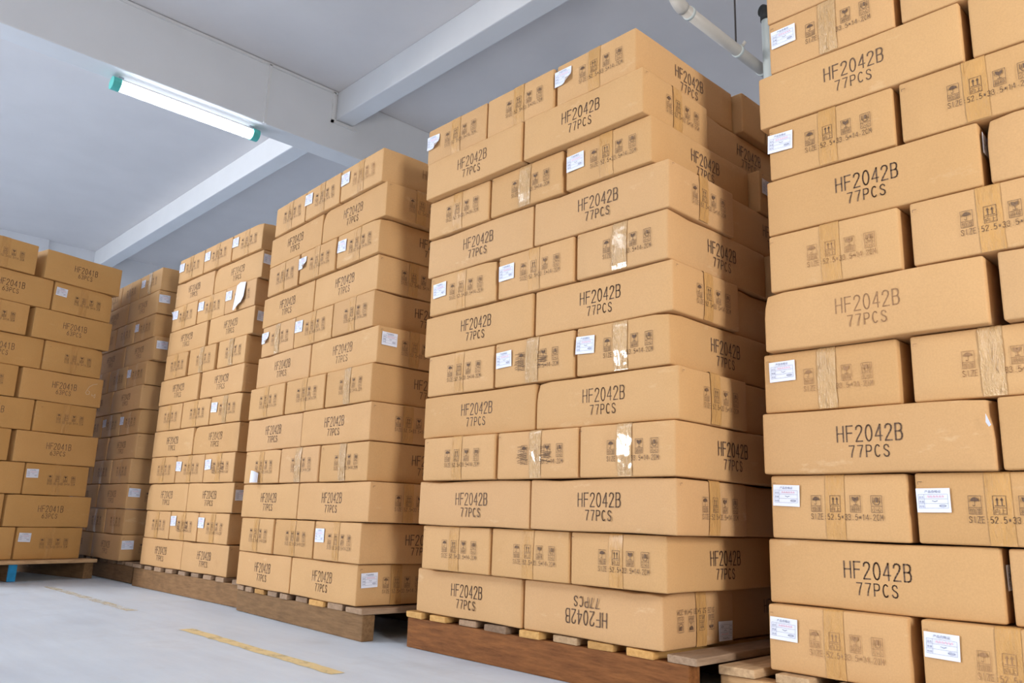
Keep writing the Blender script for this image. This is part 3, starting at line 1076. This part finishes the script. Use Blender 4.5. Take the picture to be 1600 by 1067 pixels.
# ------------------------------------------------------------------ pallets
def pallet(label, ox, oy, yaw, width, depth, zt, boards, front_mat, board_mats, seed, stringer_inset=0.0, front_x=(0.0, 0.0), ends=None):
    """deck boards run front to back on three long bearers that lie along the front"""
    t = thing('pallet', label, 'pallet', (ox, oy, 0), yaw, 'wooden pallets')
    th = 0.023
    rr = random.Random(seed)
    for j, y in enumerate((stringer_inset, depth / 2 - 0.025, depth - 0.05)):
        me = box_mesh('bearer', front_x[0], width - front_x[1], y, y + 0.05, 0.001, zt - th, front_mat, 0.005, 0.002, seed + j)
        new_obj('bearer', me, t)
    for i, (a, b) in enumerate(boards):
        y0 = rr.uniform(-0.010, 0.006)
        me = box_mesh('deck_board', a, b, y0, depth + rr.uniform(-0.01, 0.01), zt - th, zt - 0.0015 - rr.uniform(0, 0.0015), board_mats[i % len(board_mats)], 0.004, 0.0012, seed * 3 + i)
        new_obj('deck_board', me, t)
    return t


DK, DO, DG = M['deck'], M['deck_orange'], M['deck_grey']
pallet('pale wooden pallet with red-brown bearer under the big middle stack', -0.030, 0.045, 0.003, 1.172, 1.0, 0.1225,
       [(0, .086), (.131, .213), (.268, .353), (.402, .501), (.559, .642), (.686, .779), (.819, .908), (.955, 1.044), (1.082, 1.172)], M['wood_red'], [DO, DO, DG, DG, DO, DK], 4, 0.004, (0, .025))
pallet('pale wooden pallet with deck boards showing at the lower right corner', 1.152, 0.135, 0.0145, 1.36, 1.0, 0.1032,
       [(0, .10), (.150, .235), (.295, .39), (.45, .55), (.61, .71), (.77, .87), (.93, 1.03), (1.10, 1.20), (1.26, 1.36)], M['wood_tan'], [DK], 8, 0.004)
pallet('dull brown pallet under the third stack from right, open end by dark gap', -1.272, 0.012, -0.040, 1.090, 1.0, 0.1152,
       [(0, .07), (.10, .165), (.193, .282), (.312, .397), (.438, .505), (.559, .654), (.695, .807), (.831, .94), (.975, 1.090)], M['wood_brown'], [DG, DG, DO, DG], 12, 0.004, (0, .012))
pallet('brown pallet under the fourth stack from right', -2.665, 0.040, 0.012, 1.375, 1.0, 0.1255,
       [(0, .12), (.17, .27), (.32, .41), (.47, .56), (.62, .71), (.77, .86), (.92, 1.01), (1.07, 1.16), (1.255, 1.375)], M['wood_brown'], [DG], 16, 0.004)
pallet('brown pallet in shadow under the fifth stack beside the left stack', -3.94, 0.062, 0.006, 1.18, 1.0, 0.1217,
       [(0, .12), (.17, .27), (.32, .41), (.47, .56), (.62, .71), (.76, .86), (.91, 1.0), (1.05, 1.16)], M['wood_brown'], [DG], 20, 0.004)
# the left stack's pallet is turned: its bearers point at the aisle, one of them painted blue
lp = thing('pallet', 'wooden pallet with one bright blue bearer end under the left stack', 'pallet', (-3.2663, -0.0788, 0), 1.811 - math.pi / 2, 'wooden pallets')
# local frame: +X to the aisle, +Y to the far end
for j, (y, yw) in enumerate(((0.012, 0.058), (-0.437, 0.045), (-0.90, 0.06))):
    me = box_mesh('bearer', -1.05, 0.05, y, y + yw, 0.001, 0.098, M['wood_brown'], 0.004, 0.001, 30 + j)
    br = new_obj('bearer', me, lp)
    if j == 1:
        pe = new_obj('painted_end', box_mesh('painted_end', 0.046, 0.056, y - 0.001, y + yw + 0.001, 0.002, 0.097, M['blue'], 0.003), lp)
        pe['label'] = 'bright blue painted bearer end'
for j, x in enumerate((-0.03, -0.25, -0.47, -0.69, -0.91)):
    me = box_mesh('deck_board', x, x + 0.115, -0.98, 0.072, 0.098, 0.1188, M['deck'], 0.004, 0.001, 40 + j)
    new_obj('deck_board', me, lp)
